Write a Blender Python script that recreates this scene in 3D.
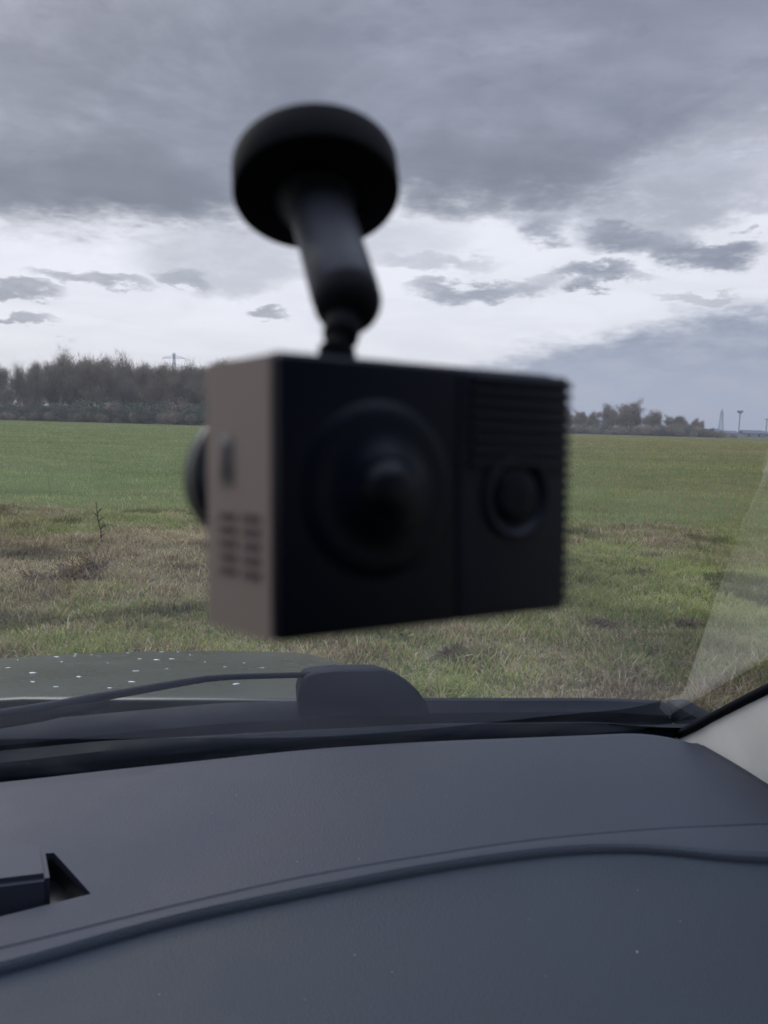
import bpy, bmesh, math, random
import numpy as np
from mathutils import Vector, Matrix, noise as mnoise
random.seed(7); rng = np.random.default_rng(7)
for o in list(bpy.data.objects): bpy.data.objects.remove(o)
S = bpy.context.scene
C = S.collection
R = math.radians

# ------------------------------------------------------------------ camera
FPX = 780.0; PITCH = R(-6.35); ROLL = R(1.6)
Fv = Vector((0, math.cos(PITCH), math.sin(PITCH))); R0 = Vector((1, 0, 0)); U0 = R0.cross(Fv)
Rv = R0*math.cos(ROLL) + U0*math.sin(ROLL); Uv = -R0*math.sin(ROLL) + U0*math.cos(ROLL)
EYE = Vector((0, 0, 1.3))
def basis3(p, q):
    F_ = Vector((0, math.cos(p), math.sin(p))); X_ = Vector((1, 0, 0)); Z_ = X_.cross(F_)
    return Matrix((X_*math.cos(q)+Z_*math.sin(q), -X_*math.sin(q)+Z_*math.cos(q), -F_)).transposed()
cd = bpy.data.cameras.new('camera'); cam = bpy.data.objects.new('camera', cd); C.objects.link(cam)
M = Matrix((Rv, Uv, -Fv)).transposed().to_4x4(); M.translation = EYE
cam.matrix_world = M
cd.sensor_fit = 'VERTICAL'; cd.sensor_height = 36; cd.sensor_width = 27
cd.lens = FPX/1024*36; cd.clip_start = 0.01; cd.clip_end = 6000
cd.dof.use_dof = True; cd.dof.focus_distance = 1.7; cd.dof.aperture_fstop = 13.5
S.camera = cam
S.render.resolution_x = 768; S.render.resolution_y = 1024

# ------------------------------------------------------------------ light and exposure
S.view_settings.view_transform = 'Standard'; S.view_settings.look = 'None'
S.view_settings.exposure = 0.22; S.view_settings.gamma = 1.0
SUN_EL, SUN_AZ = R(42), R(-35)       # azimuth from +Y towards +X
sd = bpy.data.lights.new('sun', 'SUN'); sun = bpy.data.objects.new('sun', sd); C.objects.link(sun)
sd.energy = 1.5; sd.angle = R(40); sd.color = (1.0, 0.965, 0.90)
sdir = Vector((math.sin(SUN_AZ)*math.cos(SUN_EL), math.cos(SUN_AZ)*math.cos(SUN_EL), math.sin(SUN_EL)))
sun.rotation_euler = sdir.to_track_quat('Z', 'Y').to_euler()

def lin(r, g, b):
    f = lambda c: (c/255/12.92) if c/255 <= 0.04045 else ((c/255+0.055)/1.055)**2.4
    return (f(r), f(g), f(b), 1.0)

class NT:
    """small helper for writing node trees"""
    def __init__(s, tree): s.t = tree; s.n = tree.nodes; s.l = tree.links
    def node(s, typ, **kw):
        n = s.n.new(typ)
        for k, v in kw.items():
            if k.startswith('_'): setattr(n, k[1:], v)
        return n
    def put(s, sock, v):
        if isinstance(v, bpy.types.NodeSocket): s.l.new(v, sock)
        elif v is not None: sock.default_value = v
    def m(s, op, a, b=None, c=None, clamp=False):
        n = s.n.new('ShaderNodeMath'); n.operation = op; n.use_clamp = clamp
        s.put(n.inputs[0], a)
        if b is not None: s.put(n.inputs[1], b)
        if c is not None: s.put(n.inputs[2], c)
        return n.outputs[0]
    def ss(s, x, lo, hi, a=0.0, b=1.0):
        n = s.n.new('ShaderNodeMapRange'); n.interpolation_type = 'SMOOTHSTEP'
        s.put(n.inputs[0], x); s.put(n.inputs[1], lo); s.put(n.inputs[2], hi); s.put(n.inputs[3], a); s.put(n.inputs[4], b)
        return n.outputs[0]
    def mix(s, f, a, b):
        n = s.n.new('ShaderNodeMix'); n.data_type = 'RGBA'
        s.put(n.inputs[0], f); s.put(n.inputs[6], a); s.put(n.inputs[7], b)
        return n.outputs[2]
    def noise(s, vec, scale, detail=4, rough=0.5, dist=0.0, dims='3D'):
        n = s.n.new('ShaderNodeTexNoise'); n.noise_dimensions = dims
        if vec is not None: s.l.new(vec, n.inputs['Vector'])
        n.inputs['Scale'].default_value = scale; n.inputs['Detail'].default_value = detail
        n.inputs['Roughness'].default_value = rough; n.inputs['Distortion'].default_value = dist
        return n.outputs[0]
    def comb(s, x, y, z):
        n = s.n.new('ShaderNodeCombineXYZ'); s.put(n.inputs[0], x); s.put(n.inputs[1], y); s.put(n.inputs[2], z); return n.outputs[0]

# ------------------------------------------------------------------ sky
W = bpy.data.worlds.new('World'); S.world = W; W.use_nodes = True
W.node_tree.nodes.clear(); w = NT(W.node_tree)
sky = w.node('ShaderNodeTexSky'); sky.sky_type = 'NISHITA'; sky.sun_disc = False
sky.sun_elevation = SUN_EL; sky.sun_rotation = SUN_AZ; sky.air_density = 1.2; sky.dust_density = 2.0
bg1 = w.node('ShaderNodeBackground'); w.l.new(sky.outputs[0], bg1.inputs[0]); bg1.inputs[1].default_value = 0.10
tc = w.node('ShaderNodeTexCoord'); sep = w.node('ShaderNodeSeparateXYZ'); w.l.new(tc.outputs['Generated'], sep.inputs[0])
X, Y, Z = sep.outputs
az = w.m('MULTIPLY', w.m('ARCTAN2', X, Y), 180/math.pi)
el = w.m('MULTIPLY', w.m('ARCSINE', Z), 180/math.pi)
# cloud-plane noise: directions are projected on a level layer, so clouds flatten towards the horizon
zz = w.m('MAXIMUM', w.m('ADD', Z, 0.10), 0.03)
cp = w.comb(w.m('DIVIDE', X, zz), w.m('DIVIDE', Y, zz), 0.0)
n_big = w.noise(cp, 0.55, 5, 0.55, 0.3); n_mid = w.noise(cp, 1.6, 6, 0.6, 0.4)
ae = w.comb(w.m('MULTIPLY', az, 0.055), w.m('MULTIPLY', el, 0.13), 3.1)
n_w1 = w.noise(ae, 2.2, 5, 0.6); ae2 = w.comb(w.m('MULTIPLY', az, 0.055), w.m('MULTIPLY', el, 0.13), 9.7)
n_w2 = w.noise(ae2, 2.4, 5, 0.6); ae3 = w.comb(w.m('MULTIPLY', az, 0.05), w.m('MULTIPLY', el, 0.14), 5.2)
n_w3 = w.noise(ae3, 6.5, 7, 0.68)
azw = w.m('ADD', az, w.m('MULTIPLY', w.m('SUBTRACT', n_w1, 0.5), 7.0))
elw = w.m('ADD', el, w.m('MULTIPLY', w.m('SUBTRACT', n_w2, 0.5), 5.0))
elw = w.m('ADD', elw, w.m('MULTIPLY', w.m('SUBTRACT', n_w3, 0.5), 2.6))
def pxdir(px, py):
    d = (Fv + Rv*((px-384)/FPX) - Uv*((py-512)/FPX)).normalized()
    return math.degrees(math.atan2(d.x, d.y)), math.degrees(math.asin(d.z))
# clear, bright gap under the deck
gap = w.mix(w.ss(el, -1.0, 9.0), lin(228, 227, 231), lin(235, 236, 244))
gap = w.mix(w.ss(n_mid, 0.35, 0.7), gap, lin(224, 225, 233))
col = gap
# small clouds in the gap (az, el, half width, half height, strength)
def spot(col, px, py, wpx, hpx, colour, k=1.0, soft=0.85, a=azw, e=elw):
    a0, e0 = pxdir(px, py); ra = abs(pxdir(px+wpx, py)[0]-a0); re = abs(pxdir(px, py-hpx)[1]-e0)
    dx = w.m('DIVIDE', w.m('SUBTRACT', a, a0), ra); dy = w.m('DIVIDE', w.m('SUBTRACT', e, e0), re)
    q = w.m('ADD', w.m('MULTIPLY', dx, dx), w.m('MULTIPLY', dy, dy))
    f = w.m('MULTIPLY', w.m('MULTIPLY', w.ss(q, 1.0-soft, 1.0+soft, 1.0, 0.0), k), w.ss(n_w3, 0.22, 0.58, 0.62, 1.0))
    return w.mix(f, col, colour)
col = spot(col, 640, 140, 260, 85, lin(162, 165, 182), 0.8, 0.9)
col = spot(col, 230, 262, 90, 26, lin(176, 179, 191), 0.75, 0.8)
col = spot(col, 330, 235, 120, 22, lin(188, 190, 202), 0.7, 0.8)
col = spot(col, 660, 205, 120, 22, lin(158, 160, 172), 0.7)
col = spot(col, 720, 130, 90, 35, lin(160, 161, 172), 0.6)
for px, py, a_, b_, k in ((640, 243, 62, 17, 0.85), (708, 254, 55, 14, 0.9), (594, 283, 56, 10, 0.9), (478, 294, 66, 10, 0.8),
                          (545, 235, 26, 17, 0.8), (612, 236, 30, 12, 0.7), (735, 246, 22, 10, 0.6), (95, 281, 60, 9, 0.75), (20, 296, 40, 9, 0.85), (22, 328, 34, 5, 0.8),
                          (275, 315, 20, 6, 0.8), (175, 274, 22, 8, 0.6), (700, 298, 40, 5, 0.5), (430, 262, 60, 10, 0.45)):
    col = spot(col, px, py, a_, b_, lin(124, 129, 145), k)
# low blue-grey bank on the right
azr = w.ss(az, -2.0, 26.0)
bank_top = w.m('ADD', 3.6, w.m('MULTIPLY', azr, 5.4))
bank = w.m('MULTIPLY', w.ss(w.m('SUBTRACT', bank_top, elw), -0.5, 1.6), w.ss(az, -3.0, 10.0))
bcol = w.mix(w.ss(el, 1.0, 7.5), lin(150, 163, 188), lin(128, 136, 158))
bcol = w.mix(w.ss(n_w3, 0.35, 0.7), bcol, lin(156, 163, 181))
col = w.mix(w.m('MULTIPLY', bank, 0.93), col, bcol)
# the dark deck above the gap; its lower edge dips in the middle of the left side
e_l = pxdir(60, 232)[1]; e_m = pxdir(400, 200)[1]; e_r = pxdir(600, 150)[1]; e_rr = pxdir(768, 112)[1]
edge = w.m('ADD', w.ss(az, -20, 2, e_l, e_m), w.ss(az, 9, 24, 0.0, e_rr-e_m))
dk = w.m('SUBTRACT', elw, edge)
dk = w.m('ADD', dk, w.m('MULTIPLY', w.m('SUBTRACT', n_mid, 0.5), 4.0))
deck = w.ss(dk, -1.2, 2.2)
a1, e1 = pxdir(80, 165); a2, e2 = pxdir(500, 150)
dcol = w.mix(w.ss(n_big, 0.36, 0.62), lin(102, 107, 123), lin(148, 152, 167))
dcol = w.mix(w.ss(n_w1, 0.42, 0.7, 0, .7), dcol, lin(124, 128, 144))
dcol = w.mix(w.ss(n_mid, 0.46, 0.72, 0, .75), dcol, lin(164, 168, 183))
dcol = w.mix(w.ss(n_w3, 0.5, 0.78, 0, .35), dcol, lin(100, 104, 120))
dcol = w.mix(w.ss(dk, -0.5, 5.0, 0.30, 0.0), dcol, lin(92, 96, 109))
dcol = w.mix(w.ss(el, 29, 58, 0.0, 1.0), dcol, (1.5, 1.68, 2.15, 1))  # zenith brightened out of view, added light for field and dashboard
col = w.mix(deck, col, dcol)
col = spot(col, 90, 175, 150, 42, lin(92, 96, 110), 0.66, 0.8)
col = spot(col, 500, 175, 120, 45, lin(104, 108, 121), 0.64, 0.8)
col = spot(col, 300, 95, 120, 45, lin(116, 119, 134), 0.4, 0.9)
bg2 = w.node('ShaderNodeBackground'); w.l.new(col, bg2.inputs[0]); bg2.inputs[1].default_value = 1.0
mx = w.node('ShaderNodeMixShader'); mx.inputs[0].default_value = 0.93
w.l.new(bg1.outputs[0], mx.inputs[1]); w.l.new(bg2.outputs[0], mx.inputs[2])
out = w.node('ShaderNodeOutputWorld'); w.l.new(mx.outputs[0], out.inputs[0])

# ------------------------------------------------------------------ materials
def mat(name, col, rough=0.6, spec=0.5, metal=0.0, bump=None, var=None, coat=0.0, coords='Object'):
    m = bpy.data.materials.new(name); m.use_nodes = True; t = NT(m.node_tree)
    b = t.n['Principled BSDF']
    b.inputs['Base Color'].default_value = (*col, 1) if len(col) == 3 else col
    b.inputs['Roughness'].default_value = rough; b.inputs['Specular IOR Level'].default_value = spec
    b.inputs['Metallic'].default_value = metal; b.inputs['Coat Weight'].default_value = coat
    tcn = t.node('ShaderNodeTexCoord')
    if var:
        sc, amt = var
        nz = t.noise(tcn.outputs[coords], sc, 5, 0.6)
        c = b.inputs['Base Color'].default_value[:]
        lo = tuple(x*(1-amt) for x in c[:3])+(1,); hi = tuple(min(1, x*(1+amt)) for x in c[:3])+(1,)
        t.l.new(t.mix(t.ss(nz, 0.3, 0.7), lo, hi), b.inputs['Base Color'])
        t.l.new(t.ss(nz, 0.3, 0.7, rough*0.88, min(1, rough*1.1)), b.inputs['Roughness'])
    if bump:
        sc, st, ds = bump
        nz = t.noise(tcn.outputs[coords], sc, 3, 0.6)
        bn = t.node('ShaderNodeBump'); bn.inputs['Strength'].default_value = st; bn.inputs['Distance'].default_value = ds
        t.l.new(nz, bn.inputs['Height']); t.l.new(bn.outputs[0], b.inputs['Normal'])
    return m
M_dash = mat('soft_dashboard_plastic', (0.019, 0.023, 0.036), 0.55, 0.33, bump=(800, 0.9, 0.0005), var=(6, 0.14))
M_dash2 = mat('lower_dashboard_plastic', (0.015, 0.021, 0.031), 0.55, 0.31, bump=(800, 0.9, 0.0005), var=(6, 0.14))
M_tray = mat('tray_gloss_plastic', (0.012, 0.012, 0.015), 0.3, 0.5)
M_block = mat('tray_cover_plastic', (0.024, 0.029, 0.044), 0.6, 0.3, bump=(700, 0.3, 0.0004))
M_trim = mat('pale_pillar_trim', (0.70, 0.68, 0.61), 0.8, 0.3, bump=(600, 0.25, 0.0005), var=(14, 0.06))
M_cowl = mat('cowl_black_plastic', (0.003, 0.006, 0.011), 0.65, 0.13, bump=(500, 0.3, 0.0004), var=(20, 0.2))
M_cowl2 = mat('rubber_seal', (0.003, 0.004, 0.007), 0.8, 0.12, var=(30, 0.2))
M_wiper = mat('wiper_black_paint', (0.003, 0.006, 0.013), 0.65, 0.12, bump=(300, 0.2, 0.0005), var=(40, 0.25))
M_paint = mat('dark_car_paint', (0.010, 0.018, 0.011), 0.30, 0.36, coat=0.08, var=(7, 0.2), bump=(60, 0.06, 0.001))
M_body = mat('taupe_camera_plastic', (0.35, 0.268, 0.222), 0.55, 0.4, bump=(3000, 0.2, 0.0001))
M_gloss = mat('camera_gloss_black', (0.002, 0.0035, 0.012), 0.42, 0.17)
M_matte = mat('camera_matte_black', (0.006, 0.008, 0.020), 0.50, 0.28)
M_rub = mat('mount_black_plastic', (0.003, 0.003, 0.005), 0.7, 0.10)
M_stem = mat('mount_stem_plastic', (0.018, 0.020, 0.028), 0.42, 0.28)
M_lens = mat('lens_glass', (0.005, 0.006, 0.011), 0.40, 0.17)
M_slot = mat('dark_slot', (0.115, 0.085, 0.085), 0.7, 0.3)
M_port = mat('port_cover', (0.20, 0.19, 0.17), 0.5, 0.5)
M_head = mat('headliner_fabric', (0.20, 0.20, 0.20), 0.95, 0.2, bump=(400, 0.3, 0.001))
M_door = mat('door_trim_plastic', (0.03, 0.03, 0.033), 0.6, 0.4)
M_drop = mat('water_drop', (0.40, 0.43, 0.46), 0.12, 0.6, coat=0.5)  # pale base colour stands in for sky mirrored in the drops
M_dust = mat('dust_fleck', (0.30, 0.30, 0.32), 0.9, 0.1)
M_steel = mat('galvanised_steel', (0.30, 0.33, 0.40), 0.6, 0.4)
M_bark = mat('bark', (0.12, 0.10, 0.08), 0.95, 0.1, var=(3, 0.3))
M_twig = mat('bare_twigs', (0.20, 0.158, 0.118), 0.95, 0.1, var=(0.6, 0.25))
M_twig2 = mat('grey_twigs', (0.17, 0.145, 0.115), 0.95, 0.1, var=(0.6, 0.2))
M_bramble = mat('bramble_leaves', (0.085, 0.095, 0.065), 0.9, 0.15, var=(0.5, 0.35))
M_weed = mat('dead_weed_stems', (0.21, 0.165, 0.115), 0.9, 0.1, var=(20, 0.3))
M_stalk = mat('dark_stalk', (0.045, 0.04, 0.035), 0.9, 0.1)
M_wall = mat('house_render', (0.24, 0.25, 0.27), 0.9, 0.2)
M_roof = mat('house_roof', (0.10, 0.11, 0.15), 0.8, 0.3)

# windshield glass: thin sheet, passes light, mirrors more at grazing angles (Schlick)
M_glass = bpy.data.materials.new('windshield_glass'); M_glass.use_nodes = True
g = NT(M_glass.node_tree); g.n.clear()
lw = g.node('ShaderNodeLayerWeight'); lw.inputs['Blend'].default_value = 0.5
fr = g.m('ADD', 0.052, g.m('MULTIPLY', 0.95, g.m('POWER', lw.outputs['Facing'], 5.0)))
tr = g.node('ShaderNodeBsdfTransparent'); tr.inputs[0].default_value = (0.965, 0.975, 0.985, 1)
gl = g.node('ShaderNodeBsdfGlossy'); gl.inputs['Roughness'].default_value = 0.02; gl.inputs[0].default_value = (1, 1, 1, 1)
mg = g.node('ShaderNodeMixShader'); g.l.new(fr, mg.inputs[0]); g.l.new(tr.outputs[0], mg.inputs[1]); g.l.new(gl.outputs[0], mg.inputs[2])
film = g.node('ShaderNodeBsdfTranslucent'); film.inputs[0].default_value = (1, 1, 1, 1)     # thin dust film, added as a veil that lifts the darks
tg = g.node('ShaderNodeTexCoord'); nf = g.noise(tg.outputs['Object'], 9, 6, 0.7, 1.0)
mf = g.node('ShaderNodeMixShader'); g.l.new(g.ss(nf, 0.35, 0.75, 0.001, 0.007), mf.inputs[0]); g.l.new(mg.outputs[0], mf.inputs[1]); g.l.new(film.outputs[0], mf.inputs[2])
og = g.node('ShaderNodeOutputMaterial'); g.l.new(mf.outputs[0], og.inputs[0])

def vc_mat(name, rough=0.9, trans=0.0):
    """blades: each carries its own colour (kinds of grass), stored per vertex"""
    m = bpy.data.materials.new(name); m.use_nodes = True; t = NT(m.node_tree); b = t.n['Principled BSDF']
    a = t.node('ShaderNodeAttribute'); a.attribute_name = 'tint'
    t.l.new(a.outputs['Color'], b.inputs['Base Color'])
    b.inputs['Roughness'].default_value = rough; b.inputs['Specular IOR Level'].default_value = 0.2
    tl = t.node('ShaderNodeBsdfTranslucent'); t.l.new(a.outputs['Color'], tl.inputs[0]); ms_ = t.node('ShaderNodeMixShader'); ms_.inputs[0].default_value = 0.42
    t.l.new(b.outputs[0], ms_.inputs[1]); t.l.new(tl.outputs[0], ms_.inputs[2]); t.l.new(ms_.outputs[0], t.n['Material Output'].inputs[0])
    return m
M_blade = vc_mat('grass_blades')

# ground: earth and moss on the verge, green crop in the field
M_ground = bpy.data.materials.new('ground_soil_and_crop'); M_ground.use_nodes = True
t = NT(M_ground.node_tree); b = t.n['Principled BSDF']; b.inputs['Roughness'].default_value = 0.95; b.inputs['Specular IOR Level'].default_value = 0.0
geo = t.node('ShaderNodeNewGeometry'); sp = t.node('ShaderNodeSeparateXYZ'); t.l.new(geo.outputs['Position'], sp.inputs[0])
px_, py_ = sp.outputs[0], sp.outputs[1]
pos = geo.outputs['Position']
n1 = t.noise(pos, 0.35, 5, 0.6); n2 = t.noise(pos, 1.7, 6, 0.65); n3 = t.noise(pos, 9.0, 5, 0.7); n4 = t.noise(pos, 0.06, 5, 0.6)
strp = t.noise(t.comb(t.m('MULTIPLY', px_, 0.04), t.m('MULTIPLY', py_, 0.35), 0), 1.0, 5, 0.6)
crop = t.mix(t.ss(n4, 0.35, 0.65), (0.110, 0.140, 0.058, 1), (0.132, 0.155, 0.070, 1))
crop = t.mix(t.ss(strp, 0.38, 0.68, 0, 0.6), crop, (0.092, 0.100, 0.054, 1))
crop = t.mix(t.ss(n2, 0.5, 0.72, 0, 0.5), crop, (0.055, 0.076, 0.034, 1))
crop = t.mix(t.ss(px_, 2.0, 22.0, 0, 0.65), crop, (0.096, 0.098, 0.052, 1))
verge = t.mix(t.ss(n2, 0.35, 0.65), (0.22, 0.19, 0.12, 1), (0.15, 0.155, 0.085, 1))
verge = t.mix(t.ss(n3, 0.5, 0.75, 0, 0.7), verge, (0.05, 0.042, 0.03, 1))
bd = t.m('ADD', py_, t.m('MULTIPLY', t.m('SUBTRACT', n1, 0.5), 5.0))
gc = t.mix(t.ss(bd, 8.7, 10.2), verge, crop)
t.l.new(gc, b.inputs['Base Color'])
bn = t.node('ShaderNodeBump'); bn.inputs['Strength'].default_value = 0.8; bn.inputs['Distance'].default_value = 0.06
t.l.new(n3, bn.inputs['Height']); t.l.new(bn.outputs[0], b.inputs['Normal'])

# ------------------------------------------------------------------ helpers
def tag(o, label=None, cat=None, group=None, kind=None):
    if label: o['label'] = label
    if cat: o['category'] = cat
    if group: o['group'] = group
    if kind: o['kind'] = kind
    return o
def empty(name, loc=(0, 0, 0), mw=None):
    o = bpy.data.objects.new(name, None); C.objects.link(o); o.empty_display_size = 0.02
    if mw is not None: o.matrix_world = mw
    else: o.location = loc
    return o
def link(name, me, m, parent=None, smooth=False):
    o = bpy.data.objects.new(name, me); C.objects.link(o)
    if m: me.materials.append(m)
    if parent: o.parent = parent
    if smooth:
        me.polygons.foreach_set('use_smooth', [True]*len(me.polygons)); me.update()
    return o
def from_bm(name, bm, m, parent=None, smooth=False, autos=None):
    bmesh.ops.recalc_face_normals(bm, faces=bm.faces)
    me = bpy.data.meshes.new(name); bm.to_mesh(me); bm.free()
    o = link(name, me, m, parent, smooth)
    if autos is not None: me.set_sharp_from_angle(angle=R(autos))
    return o
def add_box(bm, c, s, rot=None, bev=0.0, seg=2):
    r = bmesh.ops.create_cube(bm, size=1.0); vs = r['verts']
    mt = Matrix.Translation(c) @ (rot.to_4x4() if rot else Matrix()) @ Matrix.Diagonal((*s, 1))
    bmesh.ops.transform(bm, matrix=mt, verts=vs)
    if bev > 0:
        es = list({e for v in vs for e in v.link_edges})
        bmesh.ops.bevel(bm, geom=es, offset=bev, segments=seg, affect='EDGES', profile=0.5)
def lathe(bm, prof, mt, n=48):
    """profile (radius, height) turned around local Z, placed by matrix mt"""
    rings = []
    for r, h in prof:
        if r < 1e-6: rings.append([bm.verts.new(mt @ Vector((0, 0, h)))])
        else: rings.append([bm.verts.new(mt @ Vector((r*math.cos(2*math.pi*i/n), r*math.sin(2*math.pi*i/n), h))) for i in range(n)])
    for a, c in zip(rings, rings[1:]):
        for i in range(n):
            j = (i+1) % n
            if len(a) == 1 and len(c) == 1: continue
            if len(a) == 1: bm.faces.new((a[0], c[i], c[j]))
            elif len(c) == 1: bm.faces.new((a[i], a[j], c[0]))
            else: bm.faces.new((a[i], a[j], c[j], c[i]))
def tube(bm, pts, rads, n=12, flat=1.0):
    pts = [Vector(p) for p in pts]; rings = []
    up = Vector((0, 0, 1))
    for i, p in enumerate(pts):
        d = (pts[min(i+1, len(pts)-1)] - pts[max(i-1, 0)]).normalized()
        u = up if abs(d.z) < 0.9 else Vector((1, 0, 0))
        s = d.cross(u).normalized(); v = s.cross(d).normalized()
        r = rads[i] if hasattr(rads, '__len__') else rads
        rings.append([bm.verts.new(p + s*r*math.cos(2*math.pi*k/n) + v*r*flat*math.sin(2*math.pi*k/n)) for k in range(n)])
    for a, c in zip(rings, rings[1:]):
        for k in range(n): bm.faces.new((a[k], a[(k+1) % n], c[(k+1) % n], c[k]))
    bm.faces.new(rings[0][::-1]); bm.faces.new(rings[-1])
def axis_mat(p, z, x=None):
    z = Vector(z).normalized(); x = Vector(x) if x else (Vector((1, 0, 0)) if abs(z.x) < 0.9 else Vector((0, 1, 0)))
    x = (x - z*x.dot(z)).normalized(); y = z.cross(x)
    m = Matrix((x, y, z)).transposed().to_4x4(); m.translation = Vector(p); return m
def raydir(px, py): return Fv + Rv*((px-384)/FPX) - Uv*((py-512)/FPX)
def Pd(px, py, d): return EYE + raydir(px, py)*d
def grid_mesh(name, P, m, parent, smooth=True, autos=None, closed_bottom=None):
    """P[i][j] rows of points -> sheet"""
    ni, nj = len(P), len(P[0]); vs = [tuple(p) for row in P for p in row]
    fs = [(i*nj+j, i*nj+j+1, (i+1)*nj+j+1, (i+1)*nj+j) for i in range(ni-1) for j in range(nj-1)]
    me = bpy.data.meshes.new(name); me.from_pydata(vs, [], fs); me.update()
    o = link(name, me, m, parent, smooth)
    if autos is not None: me.set_sharp_from_angle(angle=R(autos))
    return o

# ------------------------------------------------------------------ ground, field
def gz(x, y):
    a = mnoise.noise(Vector((x*0.8, y*0.8, 0)))*0.045 + mnoise.noise(Vector((x*2.9, y*2.9, 4)))*0.038
    b_ = mnoise.noise(Vector((x*0.15, y*0.15, 9)))*0.06
    k = max(0.0, min(1.0, (y-2.5)/1.0)); f = max(0.15, min(1.0, (14-y)/4))
    return (a*f + b_)*k
def build_ground():
    ys = np.concatenate([np.linspace(-4, 3, 8), np.linspace(3.15, 16, 110), np.geomspace(16.4, 300, 80), [600, 1500, 5500]])
    ys = np.concatenate([[-3000, -400, -40], ys])
    us = np.linspace(-1, 1, 151)
    P = []
    for y in ys:
        half = 5500 if (y > 1000 or y < -100) else (400 if y < -20 else max(14, y*1.25))
        P.append([(u*half, y, gz(u*half, y) if y < 120 else 0) for u in us])
    o = grid_mesh('field', P, M_ground, None, True)
    tag(o, kind='structure'); o.name = 'ground'
build_ground()

def blades(name, n, sampler, kind_fn, label):
    """n grass blades as one mesh (nobody could count them)"""
    x, y = sampler(n); n = len(x)
    z = np.array([gz(a, c) for a, c in zip(x, y)])
    L, wd, lean, colr = kind_fn(x, y)
    ang = rng.uniform(0, 2*np.pi, n); dx, dy = np.cos(ang), np.sin(ang)
    fa = rng.uniform(0, 2*np.pi, n); wx, wy = np.cos(fa)*wd/2, np.sin(fa)*wd/2
    V = np.zeros((n, 5, 3))
    V[:, 0] = np.c_[x-wx, y-wy, z-0.01]; V[:, 1] = np.c_[x+wx, y+wy, z-0.01]
    mx_, my_ = x+dx*L*lean*0.35, y+dy*L*lean*0.35; mz = z+L*np.sqrt(np.clip(1-(lean*0.7)**2, .05, 1))*0.55
    V[:, 2] = np.c_[mx_+wx*0.8, my_+wy*0.8, mz]; V[:, 3] = np.c_[mx_-wx*0.8, my_-wy*0.8, mz]
    V[:, 4] = np.c_[x+dx*L*lean, y+dy*L*lean, z+L*np.sqrt(np.clip(1-lean**2, .02, 1))]
    me = bpy.data.meshes.new(name)
    me.vertices.add(n*5); me.vertices.foreach_set('co', V.reshape(-1).astype(np.float32))
    base = np.arange(n)[:, None]*5
    loops = np.concatenate([base+0, base+1, base+2, base+3, base+3, base+2, base+4], axis=1).reshape(-1)
    me.loops.add(n*7); me.loops.foreach_set('vertex_index', loops.astype(np.int32))
    me.polygons.add(n*2)
    ls = np.stack([np.arange(n)*7, np.arange(n)*7+4], axis=1).reshape(-1)
    me.polygons.foreach_set('loop_start', ls.astype(np.int32))
    me.update(calc_edges=True)
    at = me.color_attributes.new('tint', 'FLOAT_COLOR', 'POINT')
    cc = np.ones((n, 5, 4)); cc[:, :, :3] = colr[:, None, :]
    at.data.foreach_set('color', cc.reshape(-1).astype(np.float32))
    o = link(name, me, M_blade); tag(o, label, 'grass', kind='stuff'); return o

def vnoise(x, y, s, seed):
    return np.array([mnoise.noise(Vector((a*s, c*s, seed))) for a, c in zip(x, y)])
def samp_wedge(y0, y1, p, spread=0.78, pad=1.0):
    def f(n):
        u = rng.random(n); y = (y0**p + u*(y1**p-y0**p))**(1/p)
        x = rng.uniform(-1, 1, n)*(y*spread+pad); return x, y
    return f
PAL = np.array([(0.44, 0.37, 0.265), (0.32, 0.27, 0.19), (0.33, 0.36, 0.155), (0.20, 0.26, 0.10), (0.23, 0.185, 0.145), (0.56, 0.49, 0.38)])
def verge_kind(x, y):
    n = len(x)
    a = vnoise(x, y, 0.45, 1.0)+0.6*vnoise(x, y*1.4, 1.6, 2.0); c = vnoise(x, y, 0.9, 5.0)
    # straw and brown in a band 6-9 m out, greener just in front of the car
    brown = np.exp(-((y-7.3)/1.4)**2)*np.clip(0.85-0.7*(x+0.5), -0.6, 0.85) + a*1.3 - 0.12*np.clip(-x-2.2, 0, 2)
    p = np.clip(0.50+brown-0.42*np.clip(x/1.5, 0, 1)*np.clip((y-5.5)/1.0, 0, 1), 0.04, 0.96)
    r1 = rng.random(n) < p; r2 = rng.random(n)
    k = np.where(r1, np.where(r2 < .42, 0, np.where(r2 < .74, 1, np.where(r2 < .93, 4, 5))), np.where(r2 < .52, 2, np.where(r2 < .88, 3, 0)))
    col_ = PAL[k]*rng.uniform(0.7, 1.22, (n, 1))*(1+0.45*c[:, None])*np.where(vnoise(x, y*1.6, 1.1, 31.0)[:, None] > .33, .55, 1)
    tuft = np.clip(0.5+vnoise(x, y, 2.6, 7.0)*1.5, 0.1, 1.4)
    L = (0.030+0.075*tuft)*rng.uniform(0.6, 1.3, n)*np.where(k == 5, 1.25, 1.0)
    wd = rng.uniform(0.005, 0.011, n); lean = rng.uniform(0.45, 0.985, n)
    return L, wd, lean, np.clip(col_*np.array((1.06, 1.03, 0.90)), 0.01, 0.6)
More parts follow.
